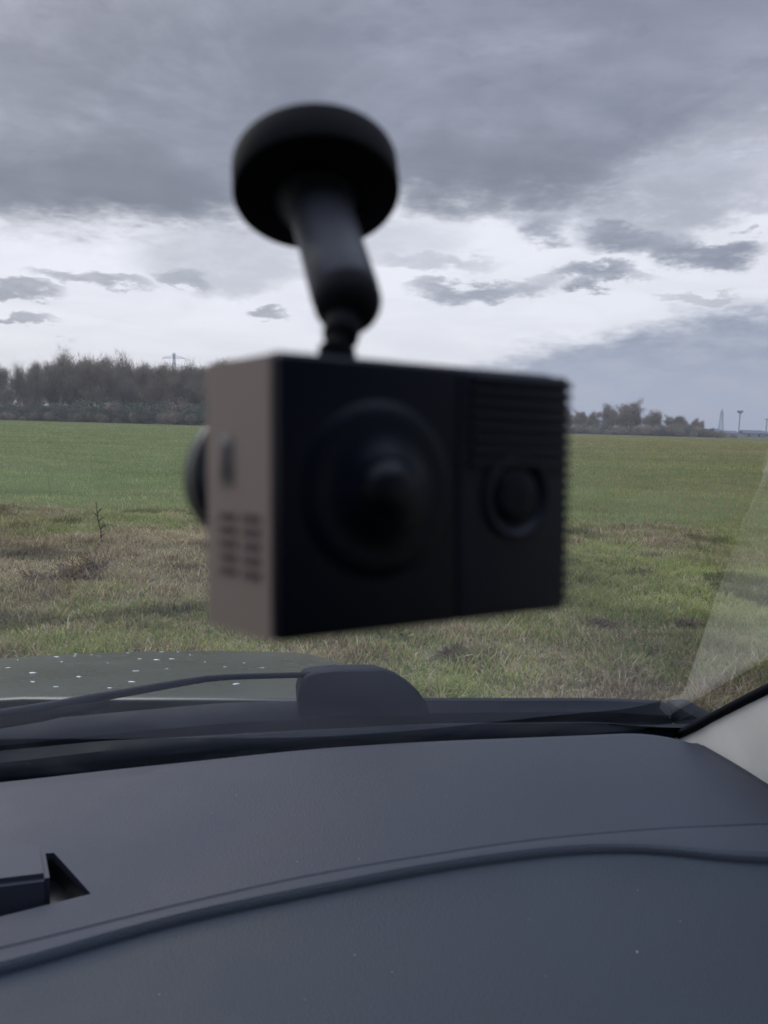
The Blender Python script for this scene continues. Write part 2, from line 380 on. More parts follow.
def crop_kind(x, y):
    n = len(x)
    a = vnoise(x, y, 0.16, 11.0)+0.8*vnoise(x, y*2.5, 0.6, 12.0)+0.8*vnoise(x*.12, y, 0.35, 15.0)
    far = np.clip((y-10)/50, 0, 3)
    G1 = np.array((0.200, 0.250, 0.100)); G2 = np.array((0.300, 0.325, 0.140)); G3 = np.array((0.36, 0.32, 0.20))
    m_ = np.clip(0.45+a*0.8+rng.normal(0, .2, n), 0, 1)[:, None]
    col_ = G1*(1-m_)+G2*m_
    dry = rng.random(n) < np.clip(0.10+0.30*np.clip(a, 0, 1)+0.30*np.clip((x-0.5)/5, 0, 1)+0.4*np.exp(-((y-9.5)/1.2)**2)*(x < .5), 0, 0.75)
    col_[dry] = G3
    col_ *= rng.uniform(0.75, 1.2, (n, 1))*(1+0.40*vnoise(x, y*1.5, 0.9, 14.0)[:, None]+0.25*vnoise(x*.1, y, 0.5, 16.0)[:, None])
    col_ *= 1+np.clip(x/np.maximum(y, 1)*3, 0, 1)[:, None]*np.array((0.14, 0.02, -0.18))
    col_ *= 1+np.clip((15-y)/6, 0, 1)[:, None]*np.array((0.30, 0.16, 0.05))  # near crop warmed, and lightened in colour to offset blade self-shading
    L = rng.uniform(0.035, 0.085, n)*(1+0.6*far); wd = rng.uniform(0.006, 0.012, n)*(1+2.2*far)
    return L, wd, rng.uniform(0.1, 0.95, n), np.clip(col_, 0.01, 0.6)
def samp_crop(n):
    x, y = samp_wedge(7.4, 185, 0.58, 0.60)(n)
    edge_ = 9.3+2.0*vnoise(x, y*0, 0.35, 21.0)+1.4*vnoise(x, y, 1.0, 22.0)-np.clip((x-.3)*.9, 0, 1.6)
    k = rng.random(n) < 1/(1+np.exp(-(y-edge_)/np.where(x > 0.3, 1.1, .55))); return x[k], y[k]
blades('verge_grass', 330000, samp_wedge(3.3, 10.8, 1.4), verge_kind, 'tangled straw and olive grass on the verge in front of the bonnet')
blades('crop_grass', 300000, samp_crop, crop_kind, 'short green crop covering the field up to the wood')

# ------------------------------------------------------------------ dead weeds on the verge
def weed_mesh(seed, n, hgt, spread):
    rd = random.Random(seed); bm = bmesh.new()
    for i in range(n):
        a = rd.uniform(0, 6.28); s = rd.uniform(0, spread)*0.8
        p = Vector((math.cos(a)*s, math.sin(a)*s*0.6, 0)); d = Vector((rd.gauss(0, .6), rd.gauss(0, .5), rd.uniform(.25, 1))).normalized()
        L = hgt*rd.uniform(.5, 1.1); pts = [p]
        for k in range(4): d = (d+Vector((rd.gauss(0, .22), rd.gauss(0, .22), rd.gauss(-.05, .15)))).normalized(); pts.append(pts[-1]+d*L/4)
        tube(bm, pts, [.0036, .0032, .003, .0025, .0012], 4)
        for k in range(5):
            q = pts[rd.randint(1, 4)]; e = (d+Vector((rd.gauss(0, .8), rd.gauss(0, .8), rd.gauss(.2, .5)))).normalized()
            tube(bm, [q, q+e*L*.16, q+e*L*.3+Vector((0, 0, rd.gauss(0, .01)))], [.0035, .003, .0015], 3)
    return bm
def G(px, py):
    r = raydir(px, py); p = EYE + r*(-1.3/r.z); return Vector((p.x, p.y, gz(p.x, p.y)))
dw = from_bm('dead_weed_clump', weed_mesh(3, 190, .13, .42), M_weed); dw.location = G(66, 586)
tag(dw, 'low tangle of purplish brown dead weeds lying on the verge left of the camera', 'weeds')
dw2 = from_bm('dead_weed_clump', weed_mesh(5, 60, .24, .10), M_weed); dw2.location = G(92, 580)
tag(dw2, 'taller upright tuft of brown dead weeds below the lone dark stalk', 'weeds')
bm = bmesh.new(); p0 = Vector((0, 0, 0))
tube(bm, [(0, 0, 0), (.0, 0, .12), (-.03, 0, .26), (-.045, 0, .42)], [.007, .006, .005, .003], 5)
for q, e in (((-.005, 0, .14), (.05, .01, .19)), ((-.02, 0, .22), (.035, 0, .27)), ((-.03, 0, .27), (-.075, .01, .31)), ((.0, 0, .06), (.04, 0, .10)), ((-.035, 0, .3), (.015, .0, .36))):
    tube(bm, [q, ((q[0]+e[0])/2, 0, (q[2]+e[2])/2+.01), e], [.005, .006, .003], 4)
st = from_bm('weed_stalk', bm, M_stalk); st.location = G(101, 546)
tag(st, 'thin dark weed stalk standing alone at the edge of the green field', 'weed')
# dark bare patches with dead rosettes
for k, (px, py, s, lb) in enumerate(((640, 574, .30, 'small brown dead rosette of weeds in the grass right of the camera'), (455, 655, .22, 'small brown weed patch in the verge below the camera'),
                                     (22, 592, .22, 'brown weed tuft at the left edge of the verge'), (690, 622, .24, 'scruffy brown weeds beside the pale reflection at the right edge'),
                                     (600, 622, .25, 'greyish flattened weeds just right below the camera body'))):
    o = from_bm('weed_patch', weed_mesh(20+k, 80, .065, s*.5), M_weed); o.location = G(px, py); tag(o, lb, 'weeds')

# ------------------------------------------------------------------ bare trees
def tree_meshes(seed, h, spread, ntw, sparse=False):
    rd = random.Random(seed); tb = bmesh.new(); tips = []
    def limb(p, d, L, r, lvl):
        pts = [p]; rr = [r]; n = 4
        for k in range(n):
            d = (d+Vector((rd.gauss(0, .13), rd.gauss(0, .13), .06))).normalized(); pts.append(pts[-1]+d*L/n); rr.append(r*(1-.7*(k+1)/n))
        tube(tb, pts, rr, 5 if lvl < 2 else 3)
        if lvl >= 2: tips.extend((pts[i], d) for i in (1, 2, 3, 4))
        if lvl < 3:
            for k in range(rd.randint(4, 6) if lvl else 9):
                i = rd.randint(1, 4) if lvl else rd.randint(1, 4); a = rd.uniform(0, 6.28)
                e = Vector((math.cos(a)*spread, math.sin(a)*spread, rd.uniform(.35, 1.1))).normalized()
                limb(pts[i], (e+d*.5).normalized(), L*rd.uniform(.42, .62), rr[i]*.6, lvl+1)
    limb(Vector((0, 0, 0)), Vector((rd.gauss(0, .04), rd.gauss(0, .04), 1)), h*.62, h*.022, 0)
    # twigs
    nV, V, Fc = 0, [], []
    for _ in range(ntw):
        p, d = rd.choice(tips); e = (d+Vector((rd.gauss(0, .45), rd.gauss(0, .45), rd.gauss(.7, .5)))).normalized()
        L = rd.uniform(.4, 1.7)*h/14; s = e.cross(Vector((rd.gauss(0, 1), rd.gauss(0, 1), rd.gauss(0, 1)))).normalized()*rd.uniform(.015, .032)
        q = p+Vector((rd.gauss(0, .55), rd.gauss(0, .55), rd.gauss(-.1, .6)))
        V += [q-s, q+s, q+e*L]; Fc.append((nV, nV+1, nV+2)); nV += 3
    top_ = np.percentile([v.z for v in V], 97); V = [v*(h/top_) for v in V]
    for v in tb.verts: v.co *= h/top_
    me = bpy.data.meshes.new('crown'); me.from_pydata([tuple(v) for v in V], [], Fc)
    bmesh.ops.recalc_face_normals(tb, faces=tb.faces); mt = bpy.data.meshes.new('trunk'); tb.to_mesh(mt); tb.free()
    return mt, me
TREES = [tree_meshes(31+i, 14, sp_, nt) for i, (sp_, nt) in enumerate(((.5, 9000), (.6, 9000), (.5, 3500), (.55, 11000), (.95, 16000)))]
for mt, me in TREES: mt.materials.append(M_bark)
for i, (mt, me) in enumerate(TREES): me.materials.append(M_twig if i != 2 else M_twig2)
def put_tree(px, dist, hgt, v, label, group, wide=1.0, cat='tree', name='bare_tree'):
    a = (px-384)/FPX
    x = a*dist; mt, me = TREES[v]
    o = empty(name, (x, dist, 0)); s = hgt/14*1.0
    o.scale = (s*wide, s*wide, s); o.rotation_euler.z = random.uniform(0, 6.28)
    tag(o, label, cat, group)
    for nm, m_ in (('trunk', mt), ('crown', me)):
        c = bpy.data.objects.new(nm, m_); C.objects.link(c); c.parent = o
    return o
def htop(px, py, dist):    # height that reaches pixel row py at that distance
    r = raydir(px, py); return 1.3 + r.z/r.y*dist
gl_ = 'bare trees of the wood left of the camera'
solo = {8: ('sparse pale bare tree first in the wood at the left edge', 366), 34: ('sparse bare tree with open crown beside the leftmost one', 368)}
for px, (lb, top) in solo.items(): put_tree(px, 185, htop(px, top, 185), 2, lb, None, 1.0)
xs = [(-60, 190, 370), (-35, 192, 366), (-14, 187, 368), (52, 192, 362), (64, 186, 365), (78, 190, 361), (90, 194, 366), (100, 188, 364), (112, 192, 363),
      (124, 188, 367), (136, 194, 369), (147, 190, 371), (158, 188, 370), (170, 193, 372), (182, 189, 370), (194, 192, 369), (206, 188, 368), (222, 192, 371), (240, 190, 374), (262, 194, 378), (290, 196, 384), (320, 200, 390),
      (350, 200, 396), (72, 197, 368), (103, 198, 367), (130, 198, 368), (153, 198, 371), (191, 197, 371), (215, 198, 370), (48, 198, 368), (118, 220, 368), (86, 221, 366), (160, 220, 371), (200, 219, 371), (61, 220, 368), (2, 198, 369), (14, 200, 371), (26, 198, 370), (40, 200, 367), (20, 206, 374), (30, 215, 372), (6, 215, 372), (44, 210, 374), (70, 208, 368), (96, 212, 370), (120, 208, 370), (142, 212, 374), (165, 208, 374), (188, 212, 373), (212, 210, 374), (110, 200, 366), (150, 202, 371), (176, 200, 373), (84, 200, 366), (58, 201, 368)]
for i, (px, d, top) in enumerate(xs):
    put_tree(px, d, htop(px, top+random.uniform(-2, 3), d), (i*3) % 5 if px > 45 else [2, 0, 1][i % 3], 'bare brown winter tree packed in the wood behind the left hedge', gl_, 1.15 if px > 45 else .9)
# far trees on the right
put_tree(622, 330, htop(622, 404, 330), 4, 'broad rounded bare tree, tallest on the right horizon', None, 1.35)
put_tree(636, 335, htop(636, 409, 335), 3, 'bare tree leaning against the right side of the broad rounded tree', None, 1.1)
put_tree(606, 335, htop(606, 411, 335), 1, 'bare tree against the left side of the broad rounded tree', None, 1.1)
for i, (px, d, top) in enumerate(((565, 340, 411), (575, 345, 414), (585, 340, 413), (595, 350, 416), (553, 345, 413), (540, 350, 414), (520, 350, 416), (648, 350, 420),
                                  (658, 350, 421), (668, 345, 418), (678, 350, 417), (688, 345, 420), (697, 350, 424), (706, 355, 428), (500, 350, 416), (590, 365, 417), (663, 362, 422), (684, 365, 421), (570, 352, 413), (580, 355, 414), (600, 352, 413), (612, 350, 407), (628, 348, 406), (640, 352, 411), (646, 345, 414), (672, 355, 419), (692, 352, 422), (616, 342, 408), (560, 355, 412))):
    put_tree(px, d, htop(px, top, d), (i*2+1) % 5, 'small bare tree in the low row along the right horizon', 'low bare trees on the right horizon', 1.5)
# hedge shrubs
def bramble_mesh(seed):
    rd = random.Random(seed); V, Fc = [], []; n = 0
    lobes = [(Vector((rd.gauss(0, 2.2), rd.gauss(0, .8), rd.uniform(.4, 1.5))), rd.uniform(.8, 1.6)) for _ in range(9)]
    for _ in range(6500):
        c, r = rd.choice(lobes); d = Vector((rd.gauss(0, 1), rd.gauss(0, 1), rd.gauss(0, 1))).normalized()
        p = c+Vector((d.x*r, d.y*r*.8, d.z*r*.9))*rd.uniform(.6, 1.05)
        if p.z < 0: p.z = rd.uniform(0, .4)
        u = Vector((rd.gauss(0, 1), rd.gauss(0, 1), rd.gauss(0, 1))).normalized(); v = u.orthogonal().normalized(); s = rd.uniform(.04, .12)
        V += [p-u*s, p+v*s*.6, p+u*s, p-v*s*.6]; Fc.append((n, n+1, n+2, n+3)); n += 4
    me = bpy.data.meshes.new('foliage'); me.from_pydata([tuple(q) for q in V], [], Fc)
    bm = bmesh.new()
    for c, r in lobes: tube(bm, [(c.x*.4, c.y*.4, 0), (c.x*.8, c.y*.8, c.z*.5), (c.x, c.y, c.z+r*.7)], [.06, .045, .02], 4)
    bmesh.ops.recalc_face_normals(bm, faces=bm.faces); ms = bpy.data.meshes.new('stem'); bm.to_mesh(ms); bm.free()
    ms.materials.append(M_bark); return me, ms
BR = [bramble_mesh(i) for i in (1, 2, 3)]
for i, (me, ms) in enumerate(BR): me.materials.append(M_bramble if i != 1 else M_twig)
def put_shrub(px, d, hgt, v, label, group, wide=1.0):
    o = empty('hedge_shrub', ((px-384)/FPX*d, d, 0)); s = hgt/2.6; o.scale = (s*wide, s, s); o.rotation_euler.z = random.uniform(-.4, .4)
    tag(o, label, 'shrub', group)
    for nm, m_ in zip(('foliage', 'stem'), BR[v]):
        c = bpy.data.objects.new(nm, m_); C.objects.link(c); c.parent = o
for i, px in enumerate(range(-60, 330, 15)):
    d = 176+random.uniform(-3, 3)
    put_shrub(px, d, htop(px, 410 if i % 3 else 404, d), i % 3, 'dark bramble shrub at the foot of the left wood', 'bramble hedge below the left wood', 1.0)
for i, px in enumerate(range(-55, 330, 17)):
    d = 184+random.uniform(-1, 1)
    put_shrub(px, d, htop(px, 401+random.uniform(-4, 4), d), (i+1) % 3, 'brown thicket shrub between the bramble hedge and the wood', 'thicket under the left trees', 1.0)
for i, px in enumerate(range(500, 712, 9)):
    put_shrub(px, 325+random.uniform(-4, 4), htop(px, 423+random.uniform(-1, 3)+(5 if px > 690 else 0), 325), (1, 0, 1)[i % 3], 'low dark shrub at the foot of the right horizon trees', 'shrubs along the right horizon', 1.1)

# ------------------------------------------------------------------ pylon, mast, towers, far houses
def lattice(bm, h, wb, wt, nb, r):
    def cn(k):
        z = h*k/nb; wd = wb+(wt-wb)*min(1, (k/nb)*1.15); return [Vector((sx*wd/2, sy*wd/2, z)) for sx, sy in ((-1, -1), (1, -1), (1, 1), (-1, 1))]
    for k in range(nb):
        a, c = cn(k), cn(k+1)
        for i in range(4):
            j = (i+1) % 4
            tube(bm, [a[i], c[i]], r, 4); tube(bm, [a[i], c[j]], r*.6, 3); tube(bm, [a[j], c[i]], r*.6, 3); tube(bm, [c[i], c[j]], r*.6, 3)
D = 520; py_o = empty('power_pylon', ((173-384)/FPX*D, D, 0)); hp = htop(173, 353, D)
tag(py_o, 'steel lattice power pylon rising behind the left wood', 'pylon')
bm = bmesh.new(); lattice(bm, hp, 8, 1.2, 9, .17); from_bm('lattice_tower', bm, M_steel, py_o)
for zz_, ww in ((hp*.93, 7.5), (hp*.80, 11), (hp*.68, 9)):
    bm = bmesh.new()
    for s in (-1, 1):
        tube(bm, [(0, -.6, zz_), (s*ww, 0, zz_-.2)], .16, 4); tube(bm, [(0, .6, zz_), (s*ww, 0, zz_-.2)], .16, 4); tube(bm, [(0, 0, zz_+1.8), (s*ww, 0, zz_-.2)], .14, 4)
        tube(bm, [(s*ww, 0, zz_-.2), (s*ww, 0, zz_-2.0)], .16, 4)
    from_bm('cross_arm', bm, M_steel, py_o)
D = 500
mo = empty('lattice_mast', ((716-384)/FPX*D, D, 0)); tag(mo, 'slim grey lattice mast between the low trees and the headed mast', 'mast')
bm = bmesh.new(); lattice(bm, htop(716, 411, D), 3.2, 1.2, 7, .13); from_bm('lattice_tower', bm, M_steel, mo)
bm = bmesh.new(); tube(bm, [(0, 0, 0), (0, 0, 1.6)], .25, 6); a_ = from_bm('antenna', bm, M_steel, mo); a_.location.z = htop(716, 411, D)
wt = empty('floodlight_mast', ((734-384)/FPX*D, D, 0)); tag(wt, 'mast with a wide dark head at the right horizon', 'mast'); hh = htop(734, 411, D)
bm = bmesh.new(); tube(bm, [(0, 0, 0), (0, 0, hh-1)], [.45, .35], 8); from_bm('pole', bm, M_steel, wt)
bm = bmesh.new(); lathe(bm, [(0, -1.6), (.8, -1.4), (1.9, -.6), (2.0, .4), (.9, .9), (0, 1.0)], Matrix.Translation((0, 0, hh)), 14); from_bm('head', bm, M_steel, wt)
po = empty('distant_pole', ((761-384)/FPX*D, D, 0)); tag(po, 'faint short pole farthest right on the horizon', 'pole')
bm = bmesh.new(); tube(bm, [(0, 0, 0), (0, 0, htop(761, 419, D))], .4, 6); from_bm('shaft', bm, M_steel, po)
bm = bmesh.new(); add_box(bm, (0, 0, htop(761, 419, D)), (3, .6, .6)); from_bm('top_bar', bm, M_steel, po)
for px, ww, hh_, lb in ((706, 9, 4.5, 'low pale house by the foot of the lattice mast'), (722, 10, 3.6, 'low pale house between the two masts'), (747, 12, 4.2, 'low pale house right of the headed mast'), (765, 9, 3.8, 'low pale house at the right edge of the horizon')):
    D = 440; h_ = empty('distant_house', ((px-384)/FPX*D, D, 0)); tag(h_, lb, 'house')
    bm = bmesh.new(); add_box(bm, (0, 0, hh_*.3), (ww, 7, hh_*.6)); wl = from_bm('wall', bm, M_wall, h_)
    bm = bmesh.new(); pr = [(-ww/2-.3, -3.8, hh_*.6), (ww/2+.3, -3.8, hh_*.6), (ww/2+.3, 3.8, hh_*.6), (-ww/2-.3, 3.8, hh_*.6), (-ww/2-.3, 0, hh_), (ww/2+.3, 0, hh_)]
    v = [bm.verts.new(p) for p in pr]
    for f_ in ((0, 1, 5, 4), (2, 3, 4, 5), (0, 4, 3), (1, 2, 5), (0, 3, 2, 1)): bm.faces.new([v[k] for k in f_])
    from_bm('roof', bm, M_roof, h_)
    for q in (-.25, .22):
        bm = bmesh.new(); add_box(bm, (q*ww, -3.52, hh_*.32), (1.2, .08, 1.1)); from_bm('window', bm, M_gloss, h_)

# ------------------------------------------------------------------ haze
bm = bmesh.new(); add_box(bm, (0, 0, 29), (1700, 1700, 62)); hz = from_bm('haze', bm, None)
M_hz = bpy.data.materials.new('haze_air'); M_hz.use_nodes = True; h = NT(M_hz.node_tree); h.n.clear()
pv = h.node('ShaderNodeVolumePrincipled'); pv.inputs['Density'].default_value = 0.0004; pv.inputs['Color'].default_value = (0.85, 0.88, 0.94, 1); pv.inputs['Anisotropy'].default_value = 0.2
oh = h.node('ShaderNodeOutputMaterial'); h.l.new(pv.outputs[0], oh.inputs['Volume']); hz.data.materials.append(M_hz)
tag(hz, 'thin bluish haze over the far trees and horizon', 'haze', kind='stuff')

# ------------------------------------------------------------------ the car (local frame: x right, y forward, z up; camera stands over its origin)
TH = R(15.0)
car = empty('car', mw=Matrix.Rotation(TH, 4, 'Z')); tag(car, 'dark car seen from its front passenger seat, parked facing the field', 'car')
ct, sn = math.cos(TH), math.sin(TH)
def carH(px, py, h):
    r = raydir(px, py); k = (h-1.3)/r.z; x, y = r.x*k, r.y*k
    return (x*ct + y*sn, -x*sn + y*ct)
XC = -0.19
def curve(samples, h):
    pts = sorted(carH(a, c, h) for a, c in samples); xs_ = np.array([p[0] for p in pts]); ys_ = np.array([p[1] for p in pts])
    def f(x):
        x = np.asarray(x, float); xm = np.where(x < xs_[0], np.clip(2*XC-x, xs_[0], None), x)   # mirror about the car's middle
        return np.interp(xm, xs_, ys_)
    return f
yg = curve([(0, 781), (100, 769), (220, 757), (300, 748), (420, 740), (600, 733), (640, 731), (694, 729)], 1.0)
def smooth(f, w_=0.03):
    def g_(x):
        return sum(f(np.asarray(x)+d) for d in (-2*w_, -w_, 0, w_, 2*w_))/5
    return g_
ygs = smooth(yg, .02)
# seam and lip curves run on straight past the left edge of the picture
def curve_lin(samples, h, left_slope):
    pts = sorted(carH(a, c, h) for a, c in samples); xs_ = np.array([p[0] for p in pts]); ys_ = np.array([p[1] for p in pts])
    def f(x):
        x = np.asarray(x, float); y = np.interp(x, xs_, ys_)
        return np.where(x < xs_[0], ys_[0]+(x-xs_[0])*left_slope, y)
    return smooth(f, .018)
seam = curve_lin([(0, 950), (115, 920), (230, 893), (310, 875), (400, 860), (520, 841), (640, 830), (710, 826), (768, 825)], .998, .12)
lip = curve_lin([(0, 974), (150, 928), (240, 908), (330, 890), (430, 870), (520, 857), (590, 850), (640, 850), (700, 855), (768, 866)], .9945, .12)
XR = 0.512
def drop_r(x): return 0.014*np.clip((x-0.43)/0.08, 0, 1)**2      # dash rolls down beside the door
def build_dash():
    xs_ = np.concatenate([np.linspace(-0.92, -0.30, 25), np.linspace(-0.28, XR+0.004, 110)])
    rows = []
    # each row: (function of x -> y, z)
    G0, SE, LI = ygs(xs_), seam(xs_), lip(xs_)
    LI = np.minimum(LI, SE-0.006)
    def row(y, z): rows.append([(a, b_, z_ - d_) for a, b_, z_, d_ in zip(xs_, y, np.broadcast_to(z, xs_.shape), drop_r(xs_))])
    row(G0+0.012, 0.950); row(G0+0.010, 0.975); row(G0+0.008, 0.990); row(G0+0.004, 0.9965); row(G0-0.002, 0.9990); row(G0-0.012, 1.0000)
    for k in np.linspace(0.06, 0.97, 16):
        row(G0*(1-k)+(SE+0.004)*k, 1.000-0.002*k+0.003*math.sin(math.pi*k))
    row(SE+0.0020, 0.9980); row(SE+0.0006, 0.9969); row(SE-0.0008, 0.9968); row(SE-0.0022, 0.9985)
    wl = SE-LI
    for k, z in ((.25, .9991), (.5, .9995), (.72, .9997), (.88, .9993), (1.0, .9982)): row(SE-0.0022-(wl-0.0022)*k, z)
    # rounded nose, steep riser, then the fillet of the valley
    for dy, z in ((.0006, .9948), (.0010, .9938), (.0018, .9918), (.0023, .9898), (.0026, .9878), (.0031, .9862), (.0042, .9848), (.0062, .9838), (.0095, .9832), (.015, .9830), (.022, .9831), (.032, .9834), (.042, .9837), (.05, .9839)): row(LI-dy, .9978-(.9952-z)*.50)
    for k in np.linspace(.06, 1, 14):
        row(LI-.05-(LI-.05-.215)*k, .9921+.0012*math.sin(math.pi*min(1, k*1.2)*.5)-.009*k*k)
    row(np.full_like(xs_, .205), .960); row(np.full_like(xs_, .200), .93); row(np.full_like(xs_, .205), .70)
    n_upper = 6+16+4+4
    upper = rows[:n_upper]; lower = rows[n_upper-1:]
    root = empty('dashboard'); root.parent = car
    me_rows = [[Vector(p) for p in r_] for r_ in upper]
    a = grid_mesh('upper_pad', me_rows, M_dash, root, True)
    b2 = grid_mesh('lower_panel', [[Vector(p) for p in r_] for r_ in lower], M_dash2, root, True)
    return root, a, b2
dash, upper, lower = build_dash()
dash['label'] = 'dark slate moulded dashboard with a curved stitched ridge'
# recess in the pad
P1, P2, P3 = carH(-70, 933, 1.0), carH(91, 893, 1.0), carH(54, 855, 1.0); P4 = carH(-110, 866, 1.0)
bm = bmesh.new(); lo_ = [bm.verts.new((*p, .981)) for p in (P1, P2, P3, P4)]; hi_ = [bm.verts.new((*p, 1.02)) for p in (P1, P2, P3, P4)]
bm.faces.new(lo_[::-1]); bm.faces.new(hi_)
for i in range(4): bm.faces.new((lo_[i], lo_[(i+1) % 4], hi_[(i+1) % 4], hi_[i]))
cut = from_bm('cutter', bm, None)
# give the pad thickness so that it can be cut as a solid
def solidify_cut(o, cutter):
    m1 = o.modifiers.new('t', 'SOLIDIFY'); m1.thickness = .03; m1.offset = 1.0 if o.data.polygons[200].normal.z < 0 else -1.0
    m2 = o.modifiers.new('b', 'BOOLEAN'); m2.operation = 'DIFFERENCE'; m2.object = cutter; m2.solver = 'EXACT'
    cutter.parent = car
    bpy.context.view_layer.update()
    dg = bpy.context.evaluated_depsgraph_get(); me = bpy.data.meshes.new_from_object(o.evaluated_get(dg))
    o.modifiers.clear(); old = o.data; o.data = me; bpy.data.meshes.remove(old)
    me.set_sharp_from_angle(angle=R(35))
solidify_cut(upper, cut); bpy.data.objects.remove(cut)
bm = bmesh.new()
v = [bm.verts.new((*p, .9815)) for p in (P1, P2, P3, P4)]; bm.faces.new(v)
up = [bm.verts.new((p[0]*.985+q[0]*.015, p[1]*.985+q[1]*.015, .9975)) for p, q in zip((P1, P2, P3, P4), (P3, P4, P1, P2))]
for i in range(4): bm.faces.new((v[i], v[(i+1) % 4], up[(i+1) % 4], up[i]))
from_bm('recess_liner', bm, M_tray, dash)
bp = [carH(-90, 893, 1.012), carH(50, 876, 1.012), carH(44, 842, 1.012), carH(-100, 846, 1.012)]
bm = bmesh.new(); v0 = [bm.verts.new((*p, .985)) for p in bp]; v1 = [bm.verts.new((*p, 1.0125)) for p in bp]
bm.faces.new(v0[::-1]); bm.faces.new(v1)
for i in range(4): bm.faces.new((v0[i], v0[(i+1) % 4], v1[(i+1) % 4], v1[i]))
bmesh.ops.bevel(bm, geom=list(bm.edges), offset=.0035, segments=4, affect='EDGES')
from_bm('recess_cover', bm, M_block, dash, True, 40)

# windshield: leans back over the seat, bowed across
SL = 1.52
def yw(x): return 0.702-0.020*((np.asarray(x)-XC)/0.7)**2
def lean(z): t_ = z-1.0; return 1.35*t_+0.54*t_*max(t_, 0)
xs_ = np.linspace(-0.90, 0.53, 61)
glass_rows = []
for z in np.linspace(0.972, 1.50, 22):
    f_ = max(0.0, (z-1.0))
    row = []
    for x in xs_:
        xx = XC+(x-XC)*(1-0.12*f_/0.5)
        y_ = float(yw(x)) - lean(z)
        row.append(Vector((xx, y_, z)))
    glass_rows.append(row)
def corner_line(z):
    return Vector((XC+(0.53-XC)*(1-0.12*max(0, z-1)/0.5), float(yw(.53))-lean(z), z))
ws = grid_mesh('windshield', glass_rows, M_glass, car, True)
ws['label'] = 'clear raked windscreen glass mirroring the pale pillar trim'

# strips at the foot of the glass, far side: from the glass edge outwards to the bonnet
def strip(name, prof, m, parent, x0=-0.90, x1=0.556, n=96):
    """prof: list of (curve function, dy, z)"""
    xs2 = np.linspace(x0, x1, n)
    return grid_mesh(name, [[Vector((x, float(f(x))+dy, z)) for x in xs2] for f, dy, z in prof], m, parent, True, 30)
c0 = smooth(curve([(0, 767), (100, 755), (220, 744), (420, 732), (600, 729), (650, 728), (694, 727)], .985), .01)  # near edge of inner strip
c1 = smooth(curve([(0, 750), (100, 740), (220, 734), (420, 723), (600, 721), (655, 726), (694, 726)], .988), .01)   # far edge of inner strip
c2 = smooth(curve([(0, 740), (100, 729), (220, 718), (420, 708), (600, 706), (690, 712)], .980), .01)   # near edge of outer strip
c3 = smooth(curve([(0, 722), (100, 713), (220, 702), (420, 697), (600, 697), (690, 701)], .985), .01)   # far edge of outer strip
cw = empty('cowl'); cw.parent = car
strip('glass_edge_band', [(c0, .004, .92), (c0, .0, .978), (c0, .002, .983), (c0, .006, .9862), (c1, -.006, .9885), (c1, 0, .987), (c1, .002, .974)], M_cowl, cw)
strip('rain_gutter', [(c1, .000, .974), (c1, .004, .966), (c2, -.006, .962), (c2, -.001, .964)], M_cowl2, cw)
strip('cowl_panel', [(c2, -.003, .958), (c2, -.001, .974), (c2, .004, .979), (c3, -.012, .985), (c3, 0, .984), (c3, .006, .976), (c3, .012, .950), (c3, .03, .925), (c3, .05, .90)], M_cowl, cw)
strip('dark_channel', [(ygs, .000, .93), (c0, .010, .925)], M_cowl2, cw)
# little rubber end piece by the pillar foot
e0 = carH(682, 706, .985)
bm = bmesh.new(); add_box(bm, (e0[0]+.006, e0[1]-.01, .974), (.03, .065, .026), bev=.007); from_bm('end_cap', bm, M_cowl, cw, True, 40)

# bonnet
def zb(x, y):
    r = abs(x-XC); t_ = y-0.93
    z = .973 - .176*t_ - .055*t_*t_ - .10*r*r - 3.2*max(0, r-.46)**2
    if y > 1.75: z -= 1.6*(y-1.75)**2*3
    return z
bn_edge = smooth(curve([(0, 688), (80, 694), (150, 695), (300, 693), (460, 694), (560, 700)], .976), .012)
rowsb = []
for k in np.linspace(0, 1, 46):
    row = []
    for x in np.linspace(XC-.86, XC+.86, 70):
        y0 = float(bn_edge(x)); y_ = y0+(2.02-y0)*k
        z = zb(x, y_)
        if abs(x-XC) > .72: z -= 3.0*(abs(x-XC)-.72)**1.5
        row.append(Vector((x, y_, z)))
    rowsb.append(row)
first = [Vector((p.x, p.y-.0012, p.z-.0010)) for p in rowsb[0]]; f2 = [Vector((p.x, p.y-.0018, p.z-.0028)) for p in rowsb[0]]; f3 = [Vector((p.x, p.y-.0016, p.z-.008)) for p in rowsb[0]]; lower_ = [Vector((p.x, p.y+.012, p.z-.03)) for p in rowsb[0]]
bon = grid_mesh('bonnet', [lower_, f3, f2, first]+rowsb, M_paint, car, True, 75)
bon['label'] = 'dark greenish bonnet spotted with water drops'
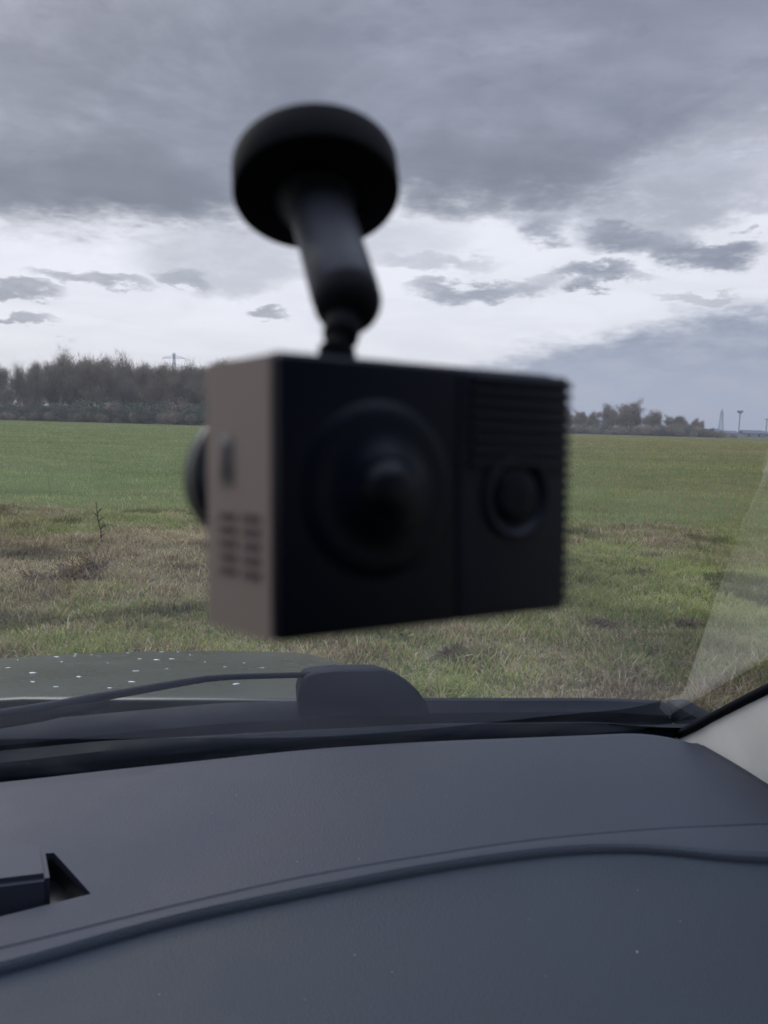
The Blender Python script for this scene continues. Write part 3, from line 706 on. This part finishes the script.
# front bumper, wings, sills: simple closed shell below the bonnet
def side_shell(sx, nm):
    prof = [(-2.2, .25), (2.0, .25)]; bm = bmesh.new()
    pts_lo = [(-2.2, .28), (-1.0, .25), (.3, .25), (1.2, .28), (1.95, .30)]; pts_hi = [(-2.2, .92), (-1.0, .93), (.3, .93), (1.2, None), (1.95, None)]
    rows2 = []
    for bulge, f_ in ((0.0, 0), (.05, .3), (.06, .6), (.0, 1)):
        rw = []
        for (y, zl), (_, zh) in zip(pts_lo, pts_hi):
            zt = zh if zh is not None else zb(XC+sx*.72, y)-3.0*(.14)**1.5+.0
            rw.append(Vector((XC+sx*(.86+bulge*.6), y, zl+(zt-zl)*f_)))
        rows2.append(rw)
    return grid_mesh(nm, rows2, M_paint, car, True)
side_shell(1, 'body_side'); side_shell(-1, 'body_side')
rows2 = [[Vector((XC+u*.86, 1.95+.07*(1-u*u)+.06*s_, z)) for u in np.linspace(-1, 1, 15)] for z, s_ in ((.26, 0), (.36, .8), (.46, 1), (.54, .6))]
grid_mesh('front_bumper', rows2, M_paint, car, True)

# wiper
wp = empty('wiper'); wp.parent = car
def CP(px, py, d):   # picture point at a depth -> car frame
    p = Pd(px, py, d) ; return Vector((p.x*ct+p.y*sn, -p.x*sn+p.y*ct, p.z))
dd = 0.86
outl = [(299, 716), (298, 698), (301, 684), (306, 677), (316, 673), (335, 671), (360, 670), (384, 670), (396, 674), (408, 682), (418, 691), (426, 702), (430, 716)]
bm = bmesh.new()
fr_ = [CP(a, c, dd) for a, c in outl]; cen = sum(fr_, Vector())/len(fr_)
back = [Vector((p.x*.94+cen.x*.06, p.y+.045, cen.z+(p.z-cen.z)*.80-.004)) for p in fr_]
mid = [Vector((p.x*.995+cen.x*.005, p.y+.006, p.z+.0005)) for p in fr_]
fi = [cen+(p-cen)*.93 + Vector((0, -.002, 0)) for p in fr_]
rg = [[bm.verts.new(p) for p in ring] for ring in (fi, fr_, mid, back)]
for a, c in zip(rg, rg[1:]):
    for i in range(len(a)): j = (i+1) % len(a); bm.faces.new((a[i], a[j], c[j], c[i]))
bm.faces.new(rg[0][::-1]); bm.faces.new(rg[-1])
from_bm('pivot_cover', bm, M_wiper, wp, True, 50)
ap = [(322, 674, .872), (300, 675, .870), (260, 676, .866), (230, 677, .862), (205, 679, .855), (180, 683, .845), (140, 690, .825), (100, 697, .805), (50, 706, .78), (0, 714, .755), (-60, 724, .725), (-140, 736, .69)]
bm = bmesh.new(); tube(bm, [CP(*p) for p in ap], [.0032, .0032, .0032, .0033, .0036, .004, .0044, .0046, .0046, .0046, .0045, .004], 10, 1.0); from_bm('wiper_arm', bm, M_wiper, wp, True)
bl = [(110, 703, .80), (40, 716, .775), (-40, 729, .745), (-140, 744, .70), (-260, 760, .65)]
bm = bmesh.new(); tube(bm, [CP(*p) for p in bl], [.002, .004, .004, .004, .002], 8, 1.6); from_bm('wiper_blade', bm, M_cowl2, wp, True)

# pillars with pale trim inside, black seal along the glass
def quad_prism(name, a, b_, c, d_, th, m, parent):
    """four corner points pushed back along their normal by th"""
    n_ = (b_-a).cross(d_-a).normalized()*th; bm = bmesh.new()
    v0 = [bm.verts.new(p) for p in (a, b_, c, d_)]; v1 = [bm.verts.new(p+n_) for p in (a, b_, c, d_)]
    bm.faces.new(v0); bm.faces.new(v1[::-1])
    for i in range(4): bm.faces.new((v0[i], v1[i], v1[(i+1) % 4], v0[(i+1) % 4]))
    bmesh.ops.bevel(bm, geom=list(bm.edges), offset=abs(th)*.25, segments=2, affect='EDGES')
    return from_bm(name, bm, m, parent, True, 35)
for sx in (1, -1):
    mir = (lambda p: p) if sx > 0 else (lambda p: Vector((2*XC-p.x, p.y, p.z)))
    # seal tube following the glass side edge
    pts = [corner_line(z)+Vector((-.009, -.006, -.006)) for z in np.linspace(.985, 1.49, 14)]
    bm = bmesh.new(); tube(bm, [mir(p) for p in pts], .0050, 8); from_bm('pillar_seal', bm, M_cowl2, car, True)
    # trim: an inward facing panel between the seal and the dash / door top, leaning with the pillar
    rows3 = []
    for z in np.linspace(.955, 1.49, 22):
        top = corner_line(z)+Vector((-.010, -.007, -.007))
        k = (z-.975)/.515
        rr = []
        for q in np.linspace(0, 1, 8):
            y_ = top.y-.10*q-.22*q*max(0, .5-k)**1.0
            zz2 = top.z-(.040+.10*k)*q*1.0
            zz2 = max(zz2, .955) if k < .2 else zz2
            rr.append(mir(Vector((top.x+.000-.004*math.sin(math.pi*q)+.012*q*q, y_, zz2))))
        rows3.append(rr)
    o = grid_mesh('pillar_trim', rows3, M_trim, car, True); md = None
    # lower quarter panel in the same pale plastic, down to the side of the dash
    a, b_, c, d_ = [mir(Vector(p)) for p in ((.514, .668, .93), (.514, .20, .93), (.514, .20, .978), (.514, .655, .980))]
    quad_prism('quarter_panel', a, b_, c, d_, .02*(-sx), M_trim, car)
    # foot of the pillar, below the skin
    bm = bmesh.new(); add_box(bm, mir(Vector((.552, .585, .965))), (.05, .15, .10), bev=.012, seg=3); from_bm('pillar_foot', bm, M_cowl2, car, True, 40)
    # outside skin of the pillar
    pts = [corner_line(z)+Vector((.031, -.006, -.021)) for z in np.linspace(.97, 1.49, 12)]
    bm = bmesh.new(); tube(bm, [mir(p) for p in pts], .022, 10); from_bm('pillar_skin', bm, M_paint, car, True)
    # door: panel under the window, window rail, rear pillar
    bm = bmesh.new(); add_box(bm, mir(Vector((.60, -.35, .66))), (.09, 1.10, .58), bev=.02); from_bm('door_panel', bm, M_door, car, True, 40)
    bm = bmesh.new(); tube(bm, [mir(Vector(p)) for p in ((.47, -.10, 1.485), (.47, -1.6, 1.49), (.50, -2.0, 1.40))], .03, 8); from_bm('roof_rail', bm, M_head, car, True)
    bm = bmesh.new(); add_box(bm, mir(Vector((.53, -.95, 1.2))), (.05, .12, .60), Matrix.Rotation(-.12*sx, 3, 'Y'), .012); from_bm('centre_pillar', bm, M_door, car, True, 40)
# roof and rear
roof = [[Vector((XC+u*.68, y, 1.50+.035*(1-u*u)-.02*((y+1.1)/1.2)**2)) for u in np.linspace(-1, 1, 13)] for y in np.linspace(-.02, -2.1, 12)]
grid_mesh('roof_lining', roof, M_head, car, True)
grid_mesh('roof_skin', [[p+Vector((0, 0, .03)) for p in r_] for r_ in roof], M_paint, car, True)
bm = bmesh.new(); add_box(bm, (XC, -2.1, .85), (1.4, .06, 1.0), bev=.02); from_bm('tailgate', bm, M_door, car, True, 40)
bm = bmesh.new(); add_box(bm, (XC, -.75, .33), (1.5, 2.8, .06)); from_bm('car_floor', bm, M_door, car)
for sx_ in (.16, -.55):
    st_ = empty('front_seat'); st_.parent = car
    bm = bmesh.new(); add_box(bm, (sx_, -.36, .58), (.50, .52, .18), bev=.06, seg=4); from_bm('seat_cushion', bm, M_door, st_, True, 50)
    bm = bmesh.new(); add_box(bm, (sx_, -.72, .92), (.48, .14, .62), Matrix.Rotation(R(-14), 3, 'X'), .05, 4); from_bm('seat_back', bm, M_door, st_, True, 50)

# water drops on the bonnet
drops = [(24, 650, 1), (57, 657, 1), (50, 649, .8), (70, 650, .9), (76, 651, .8), (62, 662, .9), (75, 656, .6), (92, 652, .7), (33, 673, 1.3), (33, 682, 1.1), (79, 677, 1.5), (56, 687, .8), (108, 663, .7),
         (132, 682, 1.4), (136, 671, .9), (157, 660, 1.3), (172, 659, 1), (140, 659, .7), (190, 655, .9), (128, 650, .8), (162, 649, .8), (167, 669, .7), (236, 684, 1.3), (110, 688, .8), (244, 663, .9), (18, 660, .7), (205, 662, .8), (225, 667, .9),
         (262, 668, .7), (8, 668, .8), (100, 656, .7), (335, 668, .9), (178, 652, .8)]
def hit_bonnet(px, py):
    r = raydir(px, py); r = Vector((r.x*ct+r.y*sn, -r.x*sn+r.y*ct, r.z))
    for k in range(400):
        s = .85+k*.004; p = Vector((r.x*s, r.y*s, 1.3+r.z*s))
        if p.z < zb(p.x, p.y): return Vector((p.x, p.y, zb(p.x, p.y)))
    return None
dmesh = None
for i, (px, py, s) in enumerate(drops):
    p = hit_bonnet(px, py)
    if p is None: p = hit_bonnet(px, py+3)
    if p is None: continue
    if dmesh is None:
        bm = bmesh.new(); lathe(bm, [(.0045, 0), (.0043, .0011), (.0034, .0021), (.0018, .0027), (0, .0029)], Matrix(), 12)
        bmesh.ops.recalc_face_normals(bm, faces=bm.faces); dmesh = bpy.data.meshes.new('water_drop'); bm.to_mesh(dmesh); bm.free(); dmesh.materials.append(M_drop)
        dmesh.polygons.foreach_set('use_smooth', [True]*len(dmesh.polygons))
    o = bpy.data.objects.new('water_drop', dmesh); C.objects.link(o)
    o.location = (p.x*ct-p.y*sn, p.x*sn+p.y*ct, p.z-.0003); s *= random.uniform(.6, 1.05); o.scale = (s*random.uniform(.9, 1.9), s*random.uniform(.6, 1.1), s*.5); o.rotation_euler = (R(-14), 0, random.uniform(-.3, .3))
    tag(o, 'small pale water drop beaded on the dark bonnet', 'water drop', 'water drops on the bonnet')

# dust flecks lying on the dashboard
bm = bmesh.new()
for k in range(34):
    px, py = random.uniform(10, 760), random.uniform(760, 1015)
    h = 1.0018 if py < 840 else .984
    x, y = carH(px, py, h)
    if x > .47: continue
    L_, S_ = float(lip(x)), float(seam(x))
    if y > S_+.006: G_ = float(ygs(x)); kk = (G_-y)/(G_-S_-.004); z = 1.000-.002*kk+.003*math.sin(math.pi*kk)
    elif y < L_-.04: kk = (L_-.04-y)/(L_-.04-.215); z = .9923+.0010*math.sin(math.pi*min(1, kk*1.2)*.5)-.009*kk*kk
    else: continue
    s = random.uniform(.00012, .00030)*(1.8 if k % 9 == 0 else 1)
    add_box(bm, (x*ct-y*sn, x*sn+y*ct, z+.0003), (s*2, s*random.uniform(1.2, 3), s))
tag(from_bm('dust', bm, M_dust), 'pale dust flecks scattered over the dashboard', 'dust', kind='stuff')

# ------------------------------------------------------------------ the dashboard camera on its mount
BM = Matrix(((0.8551611845527077, -0.5181213229103155, -0.015800100634939664), (0.5182014120192265, 0.8537396527521722, 0.05094999411069808), (-0.012909105921384912, -0.05175809177572967, 0.9985762138765601))).to_4x4()
BM.translation = Vector((0.0028784820922338585, 0.13251109161715638, 1.2887274775427973))
Q_ = (basis3(PITCH, ROLL) @ basis3(R(-6.2), R(1.2)).transposed()).to_4x4()
BM = Matrix.Translation(EYE) @ Q_ @ Matrix.Translation(-EYE) @ BM
dc = empty('dash_camera', mw=BM); tag(dc, 'black and taupe dual lens dash camera hanging from the windscreen on a short ball mount', 'dash camera')
w_, d_, h_, sk = .0546, .0222, .041, .0043
def bpt(u, v_, z_):      # u 0..1 across, v 0 front..1 back, z -1..1
    return Vector(((u-.5)*w_-v_*sk, (v_-.5)*d_, z_*h_/2))
bm = bmesh.new()
vv = {}
for u in (0, 1):
    for v_ in (.1, 1):
        for z_ in (-1, 1): vv[u, v_, z_] = bm.verts.new(bpt(u, v_, z_))
q = ((0, .1), (1, .1), (1, 1), (0, 1))
bm.faces.new([vv[a, c, -1] for a, c in q][::-1]); bm.faces.new([vv[a, c, 1] for a, c in q])
for i in range(4):
    (a, c), (e, f_) = q[i], q[(i+1) % 4]; bm.faces.new((vv[a, c, -1], vv[e, f_, -1], vv[e, f_, 1], vv[a, c, 1]))
bmesh.ops.bevel(bm, geom=[e for e in bm.edges if all(abs(x_.co.y-bpt(0, 1, 0).y) < 1e-6 for x_ in e.verts) or abs(e.verts[0].co.z-e.verts[1].co.z) > .01 and e.verts[0].co.y > 0], offset=.0025, segments=4, affect='EDGES')
shell = from_bm('housing', bm, M_body, dc, True, 35)
shell['label'] = 'taupe plastic housing side'
# right half and top/bottom are darker: a black sleeve around the ribbed half
yf = -d_/2
bm = bmesh.new(); add_box(bm, ((-w_/2+.0037)/2, yf+.0014, 0), (.0037+w_/2, .0030, h_-.0002), bev=.0006, seg=3); from_bm('gloss_front_panel', bm, M_gloss, dc, True, 35)
bm = bmesh.new(); add_box(bm, ((.0041+w_/2)/2, yf+.0062, 0), (w_/2-.0041+.0004, .0125, h_-.0002), bev=.0006, seg=3)
for k in range(20):     # side ribs, wrapping on to the front
    z_ = h_/2-.0016-k*.00195
    add_box(bm, (w_/2+.0001, yf+.0060, z_), (.0026, .0122, .0011), bev=.0003, seg=1)
for k in range(8):
    z_ = h_/2-.0016-k*.00195
    add_box(bm, ((.0055+w_/2)/2, yf-.0001, z_), (w_/2-.0058, .0022, .0011), bev=.0003, seg=2)
from_bm('ribbed_grille', bm, M_matte, dc, True, 35)
bm = bmesh.new(); add_box(bm, (-.0005, .0009, h_/2+.0001), (w_*.96, d_*.86, .0008), bev=.0003); from_bm('top_plate', bm, M_matte, dc, True, 35)
# interior lens: broad shallow dome, ring, glass
Zf = Vector((0, -1, 0))
mt = axis_mat((-.0109, yf-.0001, .0011), Zf, (1, 0, 0))
bm = bmesh.new(); lathe(bm, [(.0138, -.0002), (.0130, .0003), (.0118, .0008), (.0108, .0010), (.0096, .0010), (.0080, .0014), (.0066, .0020), (.0056, .0026), (.0050, .0029), (.0046, .0030), (0, .0030)], mt, 64)
ring = from_bm('lens_surround', bm, M_gloss, dc, True, 60)
bm = bmesh.new(); lathe(bm, [(.0046, .0029), (.0043, .0037), (.0036, .0045), (.0025, .0051), (.0012, .0054), (0, .0055)], mt, 48); from_bm('interior_lens', bm, M_lens, ring, True, 60)
mt = axis_mat((.0156, yf-.0001, -.0003), Zf, (1, 0, 0))
bm = bmesh.new(); lathe(bm, [(.0071, -.0004), (.0070, .0007), (.0066, .0011), (.0061, .0010), (.0055, .0001), (.0052, -.0002), (.0048, -.0002), (0, -.0002)], mt, 56)
ir = from_bm('sensor_ring', bm, M_matte, dc, True, 50)
bm = bmesh.new(); lathe(bm, [(.0047, -.0002), (.0046, .0004), (.0040, .0008), (.0020, .0010), (0, .0011)], mt, 48); from_bm('infrared_window', bm, M_gloss, ir, True, 50)
# left side: port cover and speaker slots
def side_pt(yv, z_, off=0.0):
    k = (yv+d_/2)/d_; n_ = Vector((-d_, -sk, 0)).normalized()
    return Vector((-w_/2-k*sk, yv, z_))+n_*off
rot_s = Matrix.Rotation(math.atan2(sk, d_), 3, 'Z')
bm = bmesh.new(); add_box(bm, side_pt(.0026, .0055, -.0001), (.0008, .0040, .0076), rot_s, .0003); po_ = from_bm('port_cover', bm, M_port, dc, True, 40)
bm = bmesh.new(); add_box(bm, side_pt(.0026, .0055, .0004), (.0004, .0018, .0050), rot_s, .0001); from_bm('port_opening', bm, M_slot, po_, True, 40)
bm = bmesh.new()
for k in range(5):
    for yv in (.0024, -.0040):
        add_box(bm, side_pt(yv, -.0030-k*.0021, .00005), (.0004, .0048, .0011), rot_s, .00012)
from_bm('speaker_slots', bm, M_slot, dc, True, 40)
# road-facing lens housing that sticks out behind
mt = axis_mat((-.0200, d_/2-.0005, .0026), (-.30, 1, 0), (1, 0, 0))
bm = bmesh.new(); lathe(bm, [(.0112, -.001), (.0112, .0060), (.0108, .0085), (.0098, .0098), (.0085, .0102), (0, .0095)], mt, 48); rl = from_bm('road_lens_housing', bm, M_gloss, dc, True, 45)
bm = bmesh.new(); lathe(bm, [(.0112, .0048), (.0117, .0050), (.0117, .0060), (.0112, .0062)], mt, 48); from_bm('trim_ring', bm, M_port, rl, True, 45)
bm = bmesh.new(); lathe(bm, [(.0078, .0098), (.0070, .0114), (.0050, .0128), (.0025, .0136), (0, .0138)], mt, 48); from_bm('road_lens', bm, M_lens, rl, True, 45)
# mount, built in world space then handed to the camera root
inv = BM.inverted()
ncar = Vector((0, 1, 2.15)).normalized(); nW = Vector((ncar.x*ct-ncar.y*sn, ncar.x*sn+ncar.y*ct, ncar.z))
dcen = Pd(317, 198, .1515)                                    # centre of the disc's inner face
# distance from disc face to the glass along the normal
dl = Vector((dcen.x*ct+dcen.y*sn, -dcen.x*sn+dcen.y*ct, dcen.z))
gap_ = (float(yw(dl.x*1.0))-lean(dl.z) - dl.y)/math.sqrt(1+1.7**2)
print('disc to glass mm', gap_*1000)
def W2(m_): return inv @ m_
mtd = W2(axis_mat(dcen, nW, Rv))
bm = bmesh.new(); T = .0076; rD = .0162
lathe(bm, [(0, 0), (.0085, 0), (.0090, -.0004), (rD-.0008, -.0002), (rD-.0002, .0001), (rD, .0006), (rD, T-.0010), (rD-.0002, T-.0004), (rD-.0008, T), (0, T)], mtd, 64)
from_bm('adhesive_disc', bm, M_rub, dc, True, 40)
ball = Pd(347, 300, .1345); sdirv = (dcen-ball).normalized(); Ls = (dcen-ball).length
mts = W2(axis_mat(ball, sdirv, Rv))
bm = bmesh.new(); lathe(bm, [(.0050, .0012), (.0058, .0012), (.0060, .0018), (.0060, .008), (.0059, Ls*.5), (.0061, Ls*.8), (.0068, Ls*.93), (.0080, Ls*.985), (.0082, Ls+.0005), (0, Ls+.0005)], mts, 48)
from_bm('stem', bm, M_stem, dc, True, 45)
bm = bmesh.new(); bmesh.ops.create_uvsphere(bm, u_segments=40, v_segments=24, radius=.00592); bmesh.ops.transform(bm, matrix=W2(Matrix.Translation(ball-sdirv*.0002)), verts=bm.verts)
from_bm('ball_joint', bm, M_rub, dc, True)
nb = inv @ Pd(337, 357, .1275); bl_ = inv @ ball
bm = bmesh.new(); tube(bm, [nb+Vector((0, 0, -.002)), nb+Vector((0, 0, .001)), nb*.65+bl_*.35, nb*.3+bl_*.7, bl_], [.0032, .0031, .0031, .0031, .0031], 20)
lathe(bm, [(.0038, -.0006), (.0037, .0002), (.0030, .0006), (0, .0006)], Matrix.Translation((nb.x, nb.y, h_/2+.0004)), 32)
from_bm('neck', bm, M_rub, dc, True, 40)

# ------------------------------------------------------------------ render settings
S.render.engine = 'CYCLES'
S.cycles.max_bounces = 8; S.cycles.transparent_max_bounces = 12
